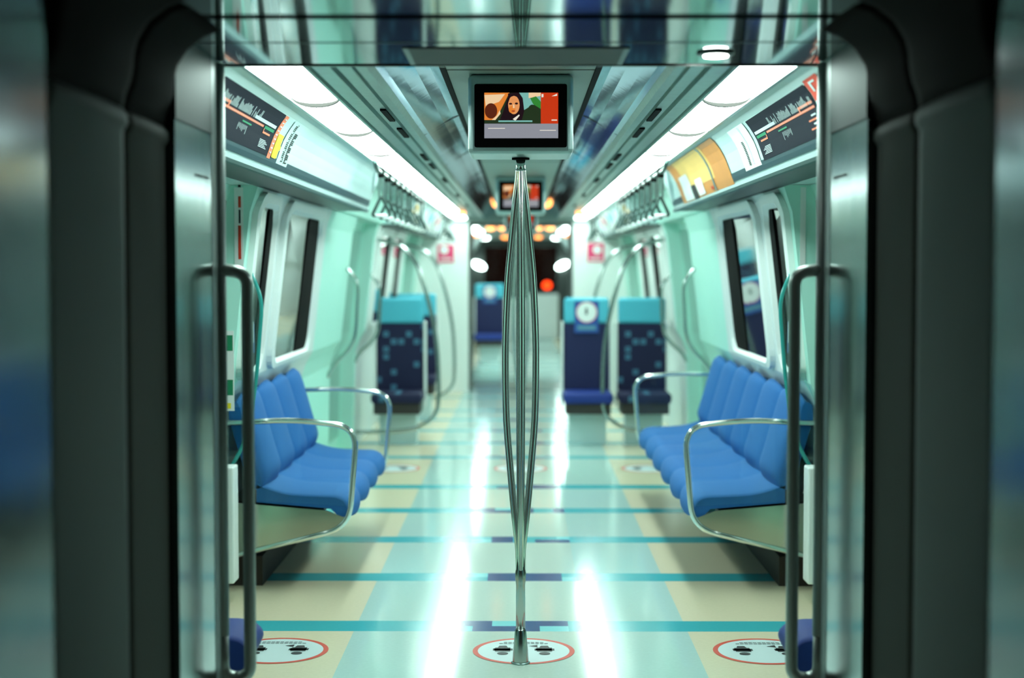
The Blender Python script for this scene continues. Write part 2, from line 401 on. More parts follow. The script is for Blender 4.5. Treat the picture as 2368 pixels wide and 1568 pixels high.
def routemap(sx, a, b, label):
    S0, S1 = 0.26, 0.76
    q = MB(); cpatch(q, sx, S0, S1, a, b, 0, 0.004)
    S = lambda t: S0 + (S1-S0)*t
    Y = lambda t: a + (b-a)*t
    rr = random.Random(3)
    q.v and None
    for i in range(46):      # station names: slanted white strokes above the red line
        t = 0.03 + i*0.0145
        if rr.random() < 0.15: continue
        h = 0.06 + 0.16*rr.random()
        cpatch(q, sx, S(0.40-h), S(0.40), Y(t), Y(t)+0.006, 1, 0.0055, slant=-0.02*sx*0, n=2)
    cpatch(q, sx, S(0.44), S(0.49), Y(0.02), Y(0.78), 2, 0.0055, n=2)
    for i in range(36): cpatch(q, sx, S(0.45), S(0.48), Y(0.03+i*0.0205), Y(0.034+i*0.0205), 1, 0.0065, n=1)
    cpatch(q, sx, S(0.34), S(0.39), Y(0.02), Y(0.20), 2, 0.0055, n=2)
    cpatch(q, sx, S(0.34), S(0.49), Y(0.20), Y(0.215), 2, 0.0055, n=2)
    cpatch(q, sx, S(0.33), S(0.40), Y(0.60), Y(0.97), 1, 0.0055, n=2)
    cpatch(q, sx, S(0.43), S(0.50), Y(0.80), Y(0.97), 3, 0.0055, n=2)
    cpatch(q, sx, S(0.56), S(0.60), Y(0.80), Y(0.93), 2, 0.0055, n=2)
    cpatch(q, sx, S(0.49), S(0.56), Y(0.80), Y(0.81), 2, 0.0055, n=2)
    for k in range(4): cpatch(q, sx, S(0.58+k*0.08), S(0.61+k*0.08), Y(0.04), Y(0.10+0.05*(k % 2)), 2 if k % 2 else 1, 0.0055, n=1)
    for k in range(8):
        t = 0.42+0.018*k; cpatch(q, sx, S(0.62), S(0.62+0.08+0.1*rr.random()), Y(t), Y(t)+0.005, 1, 0.0055, n=1)
    cpatch(q, sx, S(0.55), S(0.58), Y(0.46), Y(0.60), 3, 0.0055, n=1)
    for k in range(6): cpatch(q, sx, S(0.72+0.03*k), S(0.735+0.03*k), Y(0.80), Y(0.90+0.02*(k % 3)), 1, 0.0055, n=1)
    tag(q.build('route_map', IN, org=(sx*0.93, (a+b)/2, 1.93), fix=False), label, 'poster')
routemap(-1, 4.50, 5.66, 'black transit route map with a red line on the left curved ceiling panel')
routemap(1, 4.72, 5.92, 'black transit route map with a red line on the right curved ceiling panel')
q = MB(); cpatch(q, -1, 0.26, 0.78, 5.67, 5.74, 0, 0.004); 
for i in range(9): cpatch(q, -1, 0.30+0.05*i, 0.315+0.05*i, 5.685, 5.725, 2, 0.0055, n=1)
cpatch(q, -1, 0.48, 0.74, 5.75, 5.87, 1, 0.004)
for k in range(5):
    u = 0.10-abs(k-2)*0.02
    cpatch(q, -1, 0.50+0.05*k, 0.55+0.05*k, 5.755, 5.755+0.03+u, 1, 0.005, n=1)
tag(q.build('poster_strip', ['ink_salmon', 'ink_yellow', 'ink_white'], org=(-0.93, 5.76, 1.95), fix=False), 'red and yellow poster strip beside the left route map', 'poster')
q = MB(); cpatch(q, -1, 0.26, 0.80, 5.90, 6.16, 3, 0.0035)
for i in range(22):
    s0 = 0.28+0.022*i
    cpatch(q, -1, s0, s0+0.012, 5.97 + (0.03 if i % 5 == 0 else 0), 6.02, 5, 0.005, n=1)
    if i > 4: cpatch(q, -1, s0, s0+0.016, 6.05, 6.12 if i % 4 else 6.08, 5, 0.005, n=1)
tag(q.build('text_notice', ['map_black', 'ink_white', 'ink_salmon', 'pale', 'ink_yellow', 'ink_black'], org=(-0.93, 6.0, 1.95), fix=False), 'narrow notice of black sideways text on the left curved panel', 'notice')
q = MB(); cpatch(q, 1, 0.24, 0.80, 6.00, 6.42, 0, 0.004)
for i in range(24):
    s0 = 0.27+0.02*i; cpatch(q, 1, s0, s0+0.012, 6.14, 6.17, 1, 0.006, n=1)
    if i > 8: cpatch(q, 1, s0, s0+0.012, 6.22, 6.27, 2, 0.006, n=1)
tag(q.build('text_notice', ['offwhite', 'ink_white', 'ink_black'], org=(0.93, 6.2, 1.95), fix=False), 'white notice with small dark lines between route map and orange advert', 'notice')
q = MB(); cpatch(q, 1, 0.22, 0.46, 4.50, 4.70, 0, 0.004); cpatch(q, 1, 0.27, 0.38, 4.62, 4.645, 1, 0.0055, n=1); cpatch(q, 1, 0.27, 0.29, 4.56, 4.645, 1, 0.0055, n=1)
tag(q.build('red_sticker', ['ink_red', 'ink_white'], org=(0.9, 4.6, 2.05), fix=False), 'small red sticker with a white mark above the right route map', 'sticker')
q = MB(); cpatch(q, 1, 0.12, 0.93, 6.85, 8.95, 0, 0.004); cpatch(q, 1, 0.12, 0.70, 7.35, 8.6, 1, 0.005)
cpatch(q, 1, 0.12, 0.90, 7.42, 7.47, 2, 0.007); cpatch(q, 1, 0.45, 0.90, 8.35, 8.75, 3, 0.007); cpatch(q, 1, 0.60, 0.88, 7.85, 8.12, 3, 0.007)
cpatch(q, 1, 0.66, 0.93, 8.15, 8.35, 4, 0.008); cpatch(q, 1, 0.80, 0.86, 7.50, 7.58, 5, 0.008, n=1)
tag(q.build('advert_poster', ['ad_orange', 'ad_yellow', 'rail_metal', 'offwhite', 'ink_black', 'ink_red'], org=(0.93, 7.9, 1.95), fix=False), 'large orange and yellow advert on the right curved ceiling panel', 'poster')
for sx in (-1, 1):
    cols = [('ad_yellow', 'pale cream'), ('ink_white', 'white'), ('seat_cyan', 'light blue'), ('ink_pink', 'pink')]
    for k, (m, nm) in enumerate(cols):
        a = 12.9 + k*1.15
        q = MB(); cpatch(q, sx, 0.2, 0.85, a, a+0.9, 0, 0.004); cpatch(q, sx, 0.35, 0.6, a+0.1, a+0.5, 1, 0.006); cpatch(q, sx, 0.6, 0.75, a+0.5, a+0.8, 2, 0.006)
        tag(q.build('advert_poster', ['offwhite' if k != 1 else 'pale', m, 'ink_yellow' if k == 0 else 'ink_white'], org=(sx*0.93, a+0.45, 1.95), fix=False),
            '%s blurred advert on the far %s ceiling cove' % (nm, SIDE[sx]), 'poster')

# ================================================================ STRAPS
def strap_proto():
    t = thing('hanging_strap', '', 'strap', (0, 0, 2.045))
    q = MB(); q.box(-0.018, 0.018, -0.016, 0.016, 2.018, 2.07); q.build('clamp', 'black', t, bevel=0.003)
    q = MB(); q.box(-0.016, -0.010, -0.014, 0.014, 1.905, 2.02); q.box(0.010, 0.016, -0.014, 0.014, 1.905, 2.02); q.box(-0.013, 0.013, -0.012, 0.012, 1.903, 1.906)
    q.build('strap', 'strap_dark', t)
    q = MB(); q.tube(fillet([(0, 0, 1.915), (-0.055, 0, 1.80), (0.055, 0, 1.80)], 0.02, 5, True), 0.009, loop=True, n=8); hd = q.build('handle', 'strap_dark', t)
    q = MB(); q.tube([(-0.036, 0, 1.801), (0.036, 0, 1.801)], 0.0105, n=10); q.build('grip', 'offwhite', hd)
    return t
sp = strap_proto(); used = False
for sx in (-1, 1):
    for zone, (ya, yb, nn) in enumerate(((8.65, 12.1, 9), (15.6, 17.2, 4))):
        q = MB(); q.tube([(sx*0.80, ya-0.35, 2.088), (sx*0.80, ya-0.30, 2.06), (sx*0.80, ya-0.2, 2.045)] + [(sx*0.80, yb+0.2, 2.045), (sx*0.80, yb+0.3, 2.088)], 0.012, n=10)
        tag(q.build('strap_rail', 'strap_dark', org=(sx*0.80, (ya+yb)/2, 2.045)), 'thin metal strap rail under the %s lights %s' % (SIDE[sx], ('by the second doorway', 'near the far end wall')[zone]), 'rail')
        for k in range(nn):
            t = sp if not used else copy_tree(sp); used = True
            t.location = (sx*0.80, ya + (yb-ya)*k/(nn-1), 2.045); t.rotation_euler.z = random.uniform(-0.5, 0.5)
            tag(t, ('%s hanging strap from the camera on the %s rail by the second doorway' if zone == 0 else '%s hanging strap on the far %s rail near the end wall') % (ORD[k].replace('nearest', 'first'), SIDE[sx]), 'strap', 'hanging straps along the %s side' % SIDE[sx])

# ================================================================ MONITORS
def monitor(y, label, detail=True):
    t = thing('ceiling_monitor', label, 'monitor', (0, y, 2.2), None)
    q = MB(); q.box(-0.190, 0.190, y, y+0.30, 1.912, 2.198); q.build('housing', 'tv_case', t, bevel=0.018, seg=4)
    q = MB(); o = [(x, z) for x, z in rrect(-0.167, 0.167, 1.935, 2.163, 0.008)]
    q.loft([[(x, y-0.002, z) for x, z in o], [(x, y+0.004, z) for x, z in o]], sm=False); bz = q.build('bezel', 'black', t)
    q = MB(); e = y-0.0035; x0, x1, z0, z1 = -0.131, 0.135, 1.968, 2.131
    mm = ['s_grey', 's_red', 's_orange', 's_brown', 's_skin', 's_hair', 's_teal', 's_green', 's_white', 's_dkgreen', 's_cream', 's_lips']
    U = lambda u, v, k=0: (x0+(x1-x0)*u, e-0.0004*k, z1-(z1-z0)*v)
    def pl(pts, m, k): q.poly([U(u, v, k) for u, v in pts], mm.index(m))
    def el(u, v, ru, rv, m, k):
        pl([(u+ru*math.cos(2*math.pi*i/20), v+rv*math.sin(2*math.pi*i/20)) for i in range(20)], m, k)
    pl([(0,0),(1,0),(1,1),(0,1)], 's_dkgreen', 0)
    pl([(0,0.68),(1,0.68),(1,1),(0,1)], 's_grey', 1)
    pl([(0.765,0),(1,0),(1,0.68),(0.765,0.68)], 's_red', 1)
    pl([(0,0),(0.34,0),(0.2,0.45),(0.15,0.6),(0,0.6)], 's_orange', 1)
    pl([(0,0.05),(0.28,0.03),(0.20,0.2),(0.02,0.3)], 's_cream', 2)
    el(0.09, 0.40, 0.085, 0.17, 's_brown', 3)
    pl([(0.10,0.60),(0.17,0.5),(0.21,0.38),(0.22,0.46),(0.15,0.60)], 's_cream', 4)
    pl([(0.47,0),(0.765,0),(0.765,0.2),(0.62,0.3),(0.54,0.38)], 's_teal', 1)
    pl([(0.6,0.0),(0.765,0.0),(0.765,0.07),(0.60,0.12)], 's_cream', 2)
    pl([(0.62,0.12),(0.70,0.08),(0.765,0.2),(0.765,0.36),(0.66,0.25)], 's_green', 3)
    el(0.65, 0.44, 0.07, 0.18, 's_dkgreen', 4)
    pl([(0.20,0.64),(0.28,0.3),(0.33,0.05),(0.39,0.0),(0.47,0.0),(0.52,0.12),(0.54,0.4),(0.50,0.64)], 's_hair', 5)
    el(0.40, 0.27, 0.078, 0.205, 's_skin', 6); el(0.375, 0.37, 0.045, 0.08, 's_orange', 7)
    pl([(0.32,0.02),(0.40,0.0),(0.47,0.05),(0.49,0.2),(0.455,0.1),(0.40,0.07),(0.35,0.1),(0.325,0.22)], 's_hair', 8)
    el(0.355, 0.245, 0.022, 0.02, 's_hair', 8); el(0.435, 0.24, 0.022, 0.022, 's_hair', 8); el(0.392, 0.405, 0.026, 0.014, 's_lips', 8)
    pl([(0.39,0.26),(0.405,0.26),(0.41,0.34),(0.385,0.34)], 's_cream', 8)
    pl([(0.385,0.58),(0.47,0.48),(0.48,0.5),(0.42,0.62)], 's_white', 8)
    pl([(0.19,0.61),(0.65,0.61),(0.65,0.645),(0.19,0.645)], 's_teal', 8)
    pl([(0.05,0.775),(0.28,0.775),(0.28,0.79),(0.05,0.79)], 's_white', 3); pl([(0.75,0.82),(0.97,0.82),(0.97,0.835),(0.75,0.835)], 's_white', 3)
    pl([(0.775,0.03),(0.80,0.03),(0.80,0.10),(0.775,0.10)], 's_white', 3); pl([(0.91,0.08),(0.985,0.02),(0.985,0.07)], 's_white', 3); pl([(0.91,0.59),(0.985,0.59),(0.985,0.615),(0.91,0.615)], 's_white', 3)
    q.build('screen', mm, bz, fix=False)
monitor(5.45, 'nearest ceiling monitor showing a woman on screen, above the central pole')
monitor(11.5, 'second ceiling monitor, smaller and blurred, seen behind the pole top')
monitor(17.3, 'farthest small ceiling monitor, almost hidden behind the central pole')

# ================================================================ CENTRAL POLES
def pole(y, label):
    t = thing('grab_pole', label, 'pole', (0, y, 0))
    for k in range(4):
        a = R(90*k + 4); q = MB(); pts = []
        PT = [(0.33, 0.005), (0.43, 0.007), (0.51, 0.016), (0.596, 0.0255), (0.76, 0.0405), (0.93, 0.0535), (1.10, 0.0575), (1.25, 0.0565), (1.43, 0.049), (1.513, 0.043), (1.596, 0.0345), (1.68, 0.0265), (1.76, 0.018), (1.83, 0.009), (1.87, 0.006)]
        for p_ in spline([(r_, 0, z_) for z_, r_ in PT], 3): pts.append((p_.x*math.cos(a), y + p_.x*math.sin(a), p_.z))
        q.tube(pts, 0.0135, n=14); q.build('rod', 'chrome', t)
    q = MB(); q.tube([(0, y, 1.84), (0, y, 1.912)], 0.0175, n=20); q.build('top_sleeve', 'chrome', t)
    q = MB(); q.lathe(0, y, [(0.033, 1.905), (0.033, 1.9119)]); q.build('rosette', 'black', t)
    q = MB(); q.lathe(0, y, [(0.018, 0.12), (0.0175, 0.30), (0.019, 0.31), (0.021, 0.345), (0.018, 0.36), (0.017, 0.42)]); q.build('lower_sleeve', 'chrome_soft', t)
    q = MB(); q.lathe(0, y, [(0.030, 0.0), (0.031, 0.012), (0.027, 0.06), (0.0215, 0.125), (0.019, 0.132)]); q.build('base_cone', 'chrome_soft', t)
    q = MB(); q.lathe(0, y, [(0.036, 0.0), (0.036, 0.004), (0.030, 0.007)]); q.build('base_ring', 'rail_metal', t)
pole(5.65, 'shiny chrome split grab pole standing in the centre of the aisle')
pole(11.7, 'far chrome split pole hidden behind the near central pole')

# ================================================================ BENCHES
def bench(sx, y0, y1, ribs, label):
    t = thing('bench_seat', label, 'seat', (sx*1.1, (y0+y1)/2, 0))
    def surf(prof, amp, name, thick_to):
        q = MB(); NP = ribs*14
        P = spline([(x, 0, z) for x, z in prof], 4); n_ = len(P); rows = []
        for j in range(NP+1):
            y = y0 + (y1-y0)*j/NP; tt = (j/14) % 1.0 if j < NP else 1.0
            dsp = max(0, math.sin(math.pi*tt)) ** 0.55; row = []
            for i, p in enumerate(P):
                a = P[max(i-1, 0)]; b = P[min(i+1, n_-1)]; tg = (b-a).normalized(); nx, nz = -tg.z, tg.x
                # outward normal: towards aisle / up
                if name == 'backrest' and nx > 0: nx, nz = -nx, -nz
                if name == 'seat_cushion' and (nx*(-1)+nz*1) < 0: nx, nz = -nx, -nz
                A = amp(i/(n_-1))
                row.append((sx*(p.x + nx*A*dsp), y, p.z + nz*A*dsp))
            for (x, z) in thick_to: row.append((sx*x, y, z))
            rows.append(row)
        q.loft(rows, sm=True); return q.build(name, 'seat_blue', t)
    surf([(1.350, 0.84), (1.345, 0.868), (1.325, 0.882), (1.305, 0.868), (1.272, 0.76), (1.235, 0.63), (1.208, 0.54), (1.20, 0.485)], lambda u: 0.056*min(1, u*4)*(1 if u < 0.85 else (1-u)/0.15*0.7+0.3), 'backrest', [(1.25, 0.47), (1.35, 0.80)])
    surf([(1.225, 0.495), (1.13, 0.462), (1.05, 0.447), (0.92, 0.440), (0.86, 0.436), (0.822, 0.418), (0.806, 0.385), (0.812, 0.355), (0.835, 0.340)], lambda u: 0.016 + 0.026*max(0, (u-0.35))/0.65, 'seat_cushion', [(0.88, 0.385), (1.225, 0.415)])
    for ye in (y0-0.015, y1+0.015):
        e = thing('x', None, None, (0, 0, 0)); bpy.data.objects.remove(e)
        q = MB()
        pts = fillet([(sx*1.375, ye, 0.785), (sx*1.05, ye, 0.80), (sx*0.755, ye, 0.770), (sx*0.795, ye, 0.30), (sx*1.385, ye, 0.155)], 0.11, 7)
        q.tube(pts, 0.0135, n=12); h = q.build('end_frame', 'chrome', t)
        q = MB(); pl = [(0.81, 0.345), (0.82, 0.30), (0.86, 0.285), (0.90, 0.270), (1.375, 0.165), (1.375, 0.42), (1.2, 0.405), (0.9, 0.38)]
        q.loft([[(sx*x, ye-0.003, z) for x, z in pl], [(sx*x, ye+0.003, z) for x, z in pl]], sm=False); q.build('side_plate', 'side_mirror', h)
        pg = [(0.775, 0.745), (0.80, 0.40), (1.2, 0.42), (1.36, 0.43), (1.36, 0.765), (1.05, 0.785), (0.80, 0.76)]
        q = MB(); q.loft([[(sx*x, ye-0.002, z) for x, z in pg], [(sx*x, ye+0.002, z) for x, z in pg]], sm=False); q.build('glass_panel', 'glass_clear', h)
    q = MB(); q.extr([(0.92, 0.36), (1.378, 0.22), (1.378, 0.405), (0.92, 0.375)], y0+0.02, y1-0.02, sx=sx); q.build('underframe', 'rubber', t)
    q = MB(); q.box(*sorted((sx*1.22, sx*1.392)), y0+0.12, y1, 0.0, 0.14); q.build('shade_box', 'bench_shade', t)  # dark box added to deepen the shadow beneath the bench
bench(-1, 6.92, 8.72, 4, 'left blue fluted bench seat under the windows with chrome armrests')
bench(1, 6.92, 10.0, 6, 'right blue fluted bench seat, longer one, with chrome armrests')

# little seats by the portal
for sx in (-1, 1):
    t = thing('corner_seat', 'edge of a dark blue %s seat cushion low behind the portal handrail' % SIDE[sx], 'seat', (sx*1.0, 4.7, 0))
    P = spline([(x, 0, z) for x, z in [(1.33, 0.385), (1.0, 0.385), (0.88, 0.383), (0.838, 0.36), (0.825, 0.325), (0.845, 0.28), (0.88, 0.255), (1.0, 0.25)]], 4)
    q = MB(); q.loft([[(sx*p.x, y, p.z + dz*(0.32-p.z)) for p in P] + [(sx*1.33, y, 0.27)] for y, dz in ((4.50, 0.15), (4.53, 0), (4.74, 0), (4.77, 0.15))], sm=True)
    q.build('seat_cushion', 'seat_blue_dark', t)
    q = MB(); q.box(*sorted((sx*0.95, sx*1.33)), 4.53, 4.74, 0.22, 0.255); q.build('seat_pan', 'rubber', t)
    q = MB(); q.box(*sorted((sx*1.27, sx*1.33)), 4.50, 4.77, 0.40, 0.88); q.build('backrest', 'seat_blue_dark', t, bevel=0.015)

# ================================================================ CROSS SEATS (facing the camera)
def cross_seat(x0, x1, y, label, squares, sign=False, sign_side=0, group=None):
    xc = (x0+x1)/2; wd = x1-x0
    t = thing('cross_seat', label, 'seat', (xc, y, 0), group)
    q = MB(); q.box(x0+0.02, x1-0.02, y+0.10, y+0.17, 0.44, 1.03); q.build('backrest', 'seat_navy_pattern' if squares else 'seat_navy', t, bevel=0.02, seg=3)
    q = MB(); q.box(x0+0.025, x1-0.025, y+0.09, y+0.175, 1.02, 1.245); q.build('headrest', 'seat_cyan', t, bevel=0.03, seg=4)
    q = MB(); q.box(x0+0.01, x1-0.01, y-0.34, y+0.13, 0.36, 0.45); q.build('seat_cushion', 'seat_blue_dark' if not squares else 'seat_navy_pattern', t, bevel=0.03, seg=3)
    q = MB(); q.box(x0+0.03, x1-0.03, y-0.30, y+0.10, 0.27, 0.36); q.build('seat_pan', 'rubber', t)
    q = MB(); q.box(xc-0.16, xc+0.16, y-0.12, y+0.08, 0.0, 0.27); q.build('pedestal', 'pale', t)
    for xe in (x0, x1-0.02):
        q = MB(); q.box(xe, xe+0.02, y+0.085, y+0.20, 0.30, 1.04); q.build('side_frame', 'offwhite', t, bevel=0.006)
    if sign:
        q = MB(); q.box(xc-0.105, xc+0.105, y+0.082, y+0.088, 0.94, 1.215, 0)
        q.disc((xc, y+0.0805, 1.12), (1, 0, 0), (0, 0, 1), 0.088, m=1); q.disc((xc, y+0.080, 1.12), (1, 0, 0), (0, 0, 1), 0.092, m=4, r0=0.93)
        q.box(xc-0.012, xc+0.008, y+0.079, y+0.080, 1.10, 1.135, 3); q.disc((xc-0.002, y+0.0795, 1.146), (1, 0, 0), (0, 0, 1), 0.011, m=3)
        q.box(xc-0.08, xc+0.08, y+0.080, y+0.082, 0.965, 1.005, 2)
        q.build('priority_sign', ['ink_blue', 'offwhite', 'seat_square', 'ink_black', 'ink_pink'], t, fix=True)
    return t
cross_seat(-1.27, -0.82, 12.9, 'navy patterned seat with turquoise headrest on the left beyond the doorway', True)
cross_seat(0.82, 1.28, 12.9, 'navy patterned seat with turquoise headrest on the right, nearest the wall', True)
cross_seat(0.35, 0.79, 12.9, 'plain navy seat with round white priority sign on its headrest', False, True)
cross_seat(-1.27, -0.82, 14.9, 'rear left seat half hidden behind the patterned left seat', True)
cross_seat(-0.75, -0.24, 24.0, 'distant navy seat with round sign, left of the pole in the next carriage', False, True)
cross_seat(-1.22, -0.77, 24.0, 'distant blue seat in the next carriage beside the dark window', True)

# partition hoops
def hoop(sx, y, label):
    q = MB()
    q.tube(spline([(sx*1.20, y, 1.74), (sx*1.02, y, 1.69), (sx*0.90, y, 1.58), (sx*0.83, y, 1.42), (sx*0.745, y, 1.10), (sx*0.70, y, 0.80), (sx*0.69, y, 0.42), (sx*0.72, y, 0.27), (sx*0.84, y, 0.17), (sx*1.02, y, 0.13), (sx*1.39, y, 0.12)], 5), 0.017, n=12)
    tag(q.build('partition_rail', 'chrome_soft', org=(sx*1.0, y, 0.12)), label, 'rail')
hoop(-1, 12.60, 'tall curved metal partition rail around the left patterned seat')
hoop(1, 12.60, 'tall curved metal partition rail in front of the right navy seats')
hoop(-1, 15.6, 'second curved metal rail on the left, close to the white end wall')
hoop(1, 15.6, 'second curved metal rail on the right, close to the white end wall')

# door grab rails
for sx in (-1, 1):
    for (y, z0, z1, lab) in ((10.70, 0.75, 1.50, 'before the second doorway'), (12.48, 0.75, 1.45, 'just beyond the second doorway')):
        x = wx(1.0)
        q = MB(); q.tube(spline([(sx*(wx(z1)-0.0), y, z1), (sx*(wx(z1)-0.07), y, z1-0.10), (sx*(wx(1.2)-0.105), y, (z0+z1)/2+0.1), (sx*(wx(1.0)-0.10), y, (z0+z1)/2-0.15), (sx*(wx(z0)-0.045), y, z0+0.05), (sx*wx(z0), y, z0-0.03)], 6), 0.014, n=10)
        tag(q.build('door_handrail', 'chrome_soft', org=(sx*wx(z0), y, z0)), 'bowed metal grab rail on the %s mint wall %s' % (SIDE[sx], lab), 'handrail')

# near door pillar screens and signs
for sx in (-1, 1):
    t = thing('draught_screen', 'narrow glass draught screen with teal edge beside the near end of the %s bench' % SIDE[sx], 'screen', (sx*1.28, 6.80, 0.5))
    o = []
    for (x, z) in fillet([(1.385, 0, 0.50), (1.24, 0, 0.72), (1.20, 0, 1.0), (1.17, 0, 1.35), (1.22, 0, 1.5), (1.235, 0, 1.5)], 0.06, 5) and [(p.x, p.z) for p in fillet([(1.375, 0, 0.50), (1.245, 0, 0.72), (1.20, 0, 1.0), (1.17, 0, 1.36), (1.23, 0, 1.50)], 0.09, 6)]:
        o.append((x, z))
    back = [(wx(z)-0.004, z) for z in (1.5, 1.2, 1.0, 0.8, 0.5)]
    q = MB(); q.loft([[(sx*x, yy, z) for x, z in o + back] for yy in (6.80, 6.81)], sm=False); q.build('glass', 'glass', t)
    q = MB(); q.tube([(sx*x, 6.805, z) for x, z in o], 0.009, n=8); q.build('edge', 'glass_edge', t)
# vertical sticker strip on left door reveal & green sign
def reveal(name, mats, label, sx, x0, x1, rows, cat='sign'):
    q = MB()
    for (a, b, z0, z1, m, k) in rows:
        q.box(*sorted((sx*a, sx*b)), 6.716-0.0012*k, 6.7185-0.0012*k, z0, z1, m)
    return tag(q.build(name, mats, org=(sx*(x0+x1)/2, 6.716, rows[0][2])), label, cat)
SM = ['offwhite', 'ink_red', 'ink_black', 'ink_green', 'ink_yellow', 'ink_blue']
reveal('warning_strip', SM, 'tall white strip with red lettering on the left mint door pillar', -1, 1.235, 1.262, [(1.238, 1.278, 1.46, 1.86, 0, 0), (1.248, 1.26, 1.86, 1.885, 2, 1), (1.248, 1.26, 1.77, 1.82, 1, 1), (1.25, 1.258, 1.70, 1.76, 2, 1), (1.248, 1.261, 1.54, 1.69, 1, 1)])
reveal('exit_sign', SM, 'white strip with green squares low on the left mint door pillar', -1, 1.26, 1.32, [(1.285, 1.325, 0.86, 1.22, 0, 0), (1.29, 1.32, 1.13, 1.20, 3, 1), (1.29, 1.32, 0.93, 1.00, 3, 1), (1.30, 1.32, 0.87, 0.895, 4, 1)])
reveal('exit_sign', SM, 'white strip with a red top on the right mint door pillar', 1, 1.26, 1.32, [(1.245, 1.27, 1.50, 1.86, 0, 0), (1.249, 1.265, 1.62, 1.80, 0, 1)])
for sx in (-1, 1):
    q = MB(); q.box(*sorted((sx*1.27, sx*1.399)), 6.60, 6.715, 0.10, 0.62)
    tag(q.build('equipment_box', 'offwhite', org=(sx*1.33, 6.66, 0.10), bevel=0.008), 'white equipment box low on the %s door pillar behind the handrail' % SIDE[sx], 'box')
    # round blue/white stickers on near window
    q = MB(); c = (sx*(wx(1.2)-0.012), 7.02, 1.2)
    q.box(*sorted((sx*(wx(1.18)-0.016), sx*(wx(1.18)-0.011))), 6.96, 7.10, 1.10, 1.28, 0); q.box(*sorted((sx*(wx(1.18)-0.0175), sx*(wx(1.18)-0.016))), 6.985, 7.075, 1.15, 1.25, 1)
    tag(q.build('window_sticker', ['ink_blue', 'offwhite'], org=c), 'small blue and white sticker on the first %s window' % SIDE[sx], 'sticker')

# ================================================================ FLOOR STICKERS
def decal(x, y, label):
    q = MB(); z = 0.0012
    q.disc((x, y, z), (1,0,0), (0,1,0), 0.20, m=0, r0=0.90, n=48); q.disc((x, y, z), (1,0,0), (0,1,0), 0.18, m=1, n=48)
    for s in (-1, 1):
        cx = x + s*0.082; z2 = z + 0.0008
        q.poly([(cx-0.03, y-0.015, z2), (cx+0.03, y-0.015, z2), (cx+0.03, y+0.045, z2), (cx-0.03, y+0.045, z2)], 2)
        q.poly([(cx-0.034, y+0.0, z2), (cx-0.03, y+0.0, z2), (cx-0.03, y+0.035, z2), (cx-0.034, y+0.035, z2)], 2)
        q.poly([(cx-0.02, y+0.045, z2), (cx+0.02, y+0.045, z2), (cx+0.014, y+0.075, z2), (cx-0.014, y+0.075, z2)], 2)
        q.disc((cx, y-0.045, z2), (1,0,0), (0,1,0), 0.022, m=2, n=16)
        q.poly([(cx-0.035-0.004, y-0.0, z2), (cx+0.039, y-0.0, z2), (cx+0.039, y+0.03, z2), (cx-0.039, y+0.03, z2)], 2)
    q.poly([(x+0.02, y+0.07, z+0.0008), (x+0.055, y+0.05, z+0.0008), (x+0.055, y+0.09, z+0.0008)], 2)
    for k, yy in enumerate((0.105, 0.125)):
        for i in range(-5, 6):
            if abs(i) > 5-k: continue
            q.poly([(x+i*0.018-0.007, y+yy, z+0.0008), (x+i*0.018+0.007, y+yy, z+0.0008), (x+i*0.018+0.007, y+yy+0.008, z+0.0008), (x+i*0.018-0.007, y+yy+0.008, z+0.0008)], 2)
    tag(q.build('floor_sticker', ['ink_red', 'ink_white', 'ink_black'], org=(x, y, 0.0), fix=False), label, 'sticker', None)
decal(-0.955, 5.83, 'round red-ringed floor sticker at the near left doorway'); decal(0.012, 5.83, 'round red-ringed floor sticker around the central pole foot'); decal(0.955, 5.83, 'round red-ringed floor sticker at the near right doorway')
decal(-0.955, 11.2, 'faint small round floor sticker at the far left doorway'); decal(0.0, 11.2, 'faint small round floor sticker in the aisle behind the pole'); decal(0.955, 11.2, 'faint small round floor sticker at the far right doorway')

# ================================================================ FAR END WALL + next carriage
def endwall(y, th, half, top, name='wall_back'):
    for sx in (-1, 1):
        q = MB(); q.box(*sorted((sx*half, sx*1.58)), y, y+th, 0.0, Z1); struct(q.build(name, 'offwhite'))
    q = MB(); q.box(-half, half, y, y+th, top, Z1); struct(q.build(name, 'ceil_grey'))
endwall(Y1, 0.12, 0.63, 2.05)
for sx in (-1, 1):
    q = MB(); q.box(*sorted((sx*0.63, sx*0.68)), Y1+0.12, 19.9, 0, 2.05); struct(q.build('wall_' + SIDE[sx], 'gangway_grey'))
q = MB(); q.box(-0.68, 0.68, Y1+0.12, 19.9, 2.05, 2.1); struct(q.build('ceiling', 'gangway_grey'))
for sx, (a, b, z0, z1) in ((-1, (0.80, 1.00, 1.565, 1.78)), (1, (0.80, 1.0, 1.575, 1.80))):
    q = MB(); q.box(*sorted((sx*a, sx*b)), Y1-0.006, Y1-0.0005, z0, z1, 0); q.disc((sx*0.92, Y1-0.0065, 1.72), (1,0,0), (0,0,1), 0.05, m=1); q.box(*sorted((sx*0.83, sx*0.97)), Y1-0.0075, Y1-0.006, 1.60, 1.62, 1)
    tag(q.build('wall_sticker', ['ink_pink', 'offwhite'], org=(sx*0.9, Y1-0.003, z0)), 'pink square sticker on the far white end wall, %s side' % SIDE[sx], 'sticker')
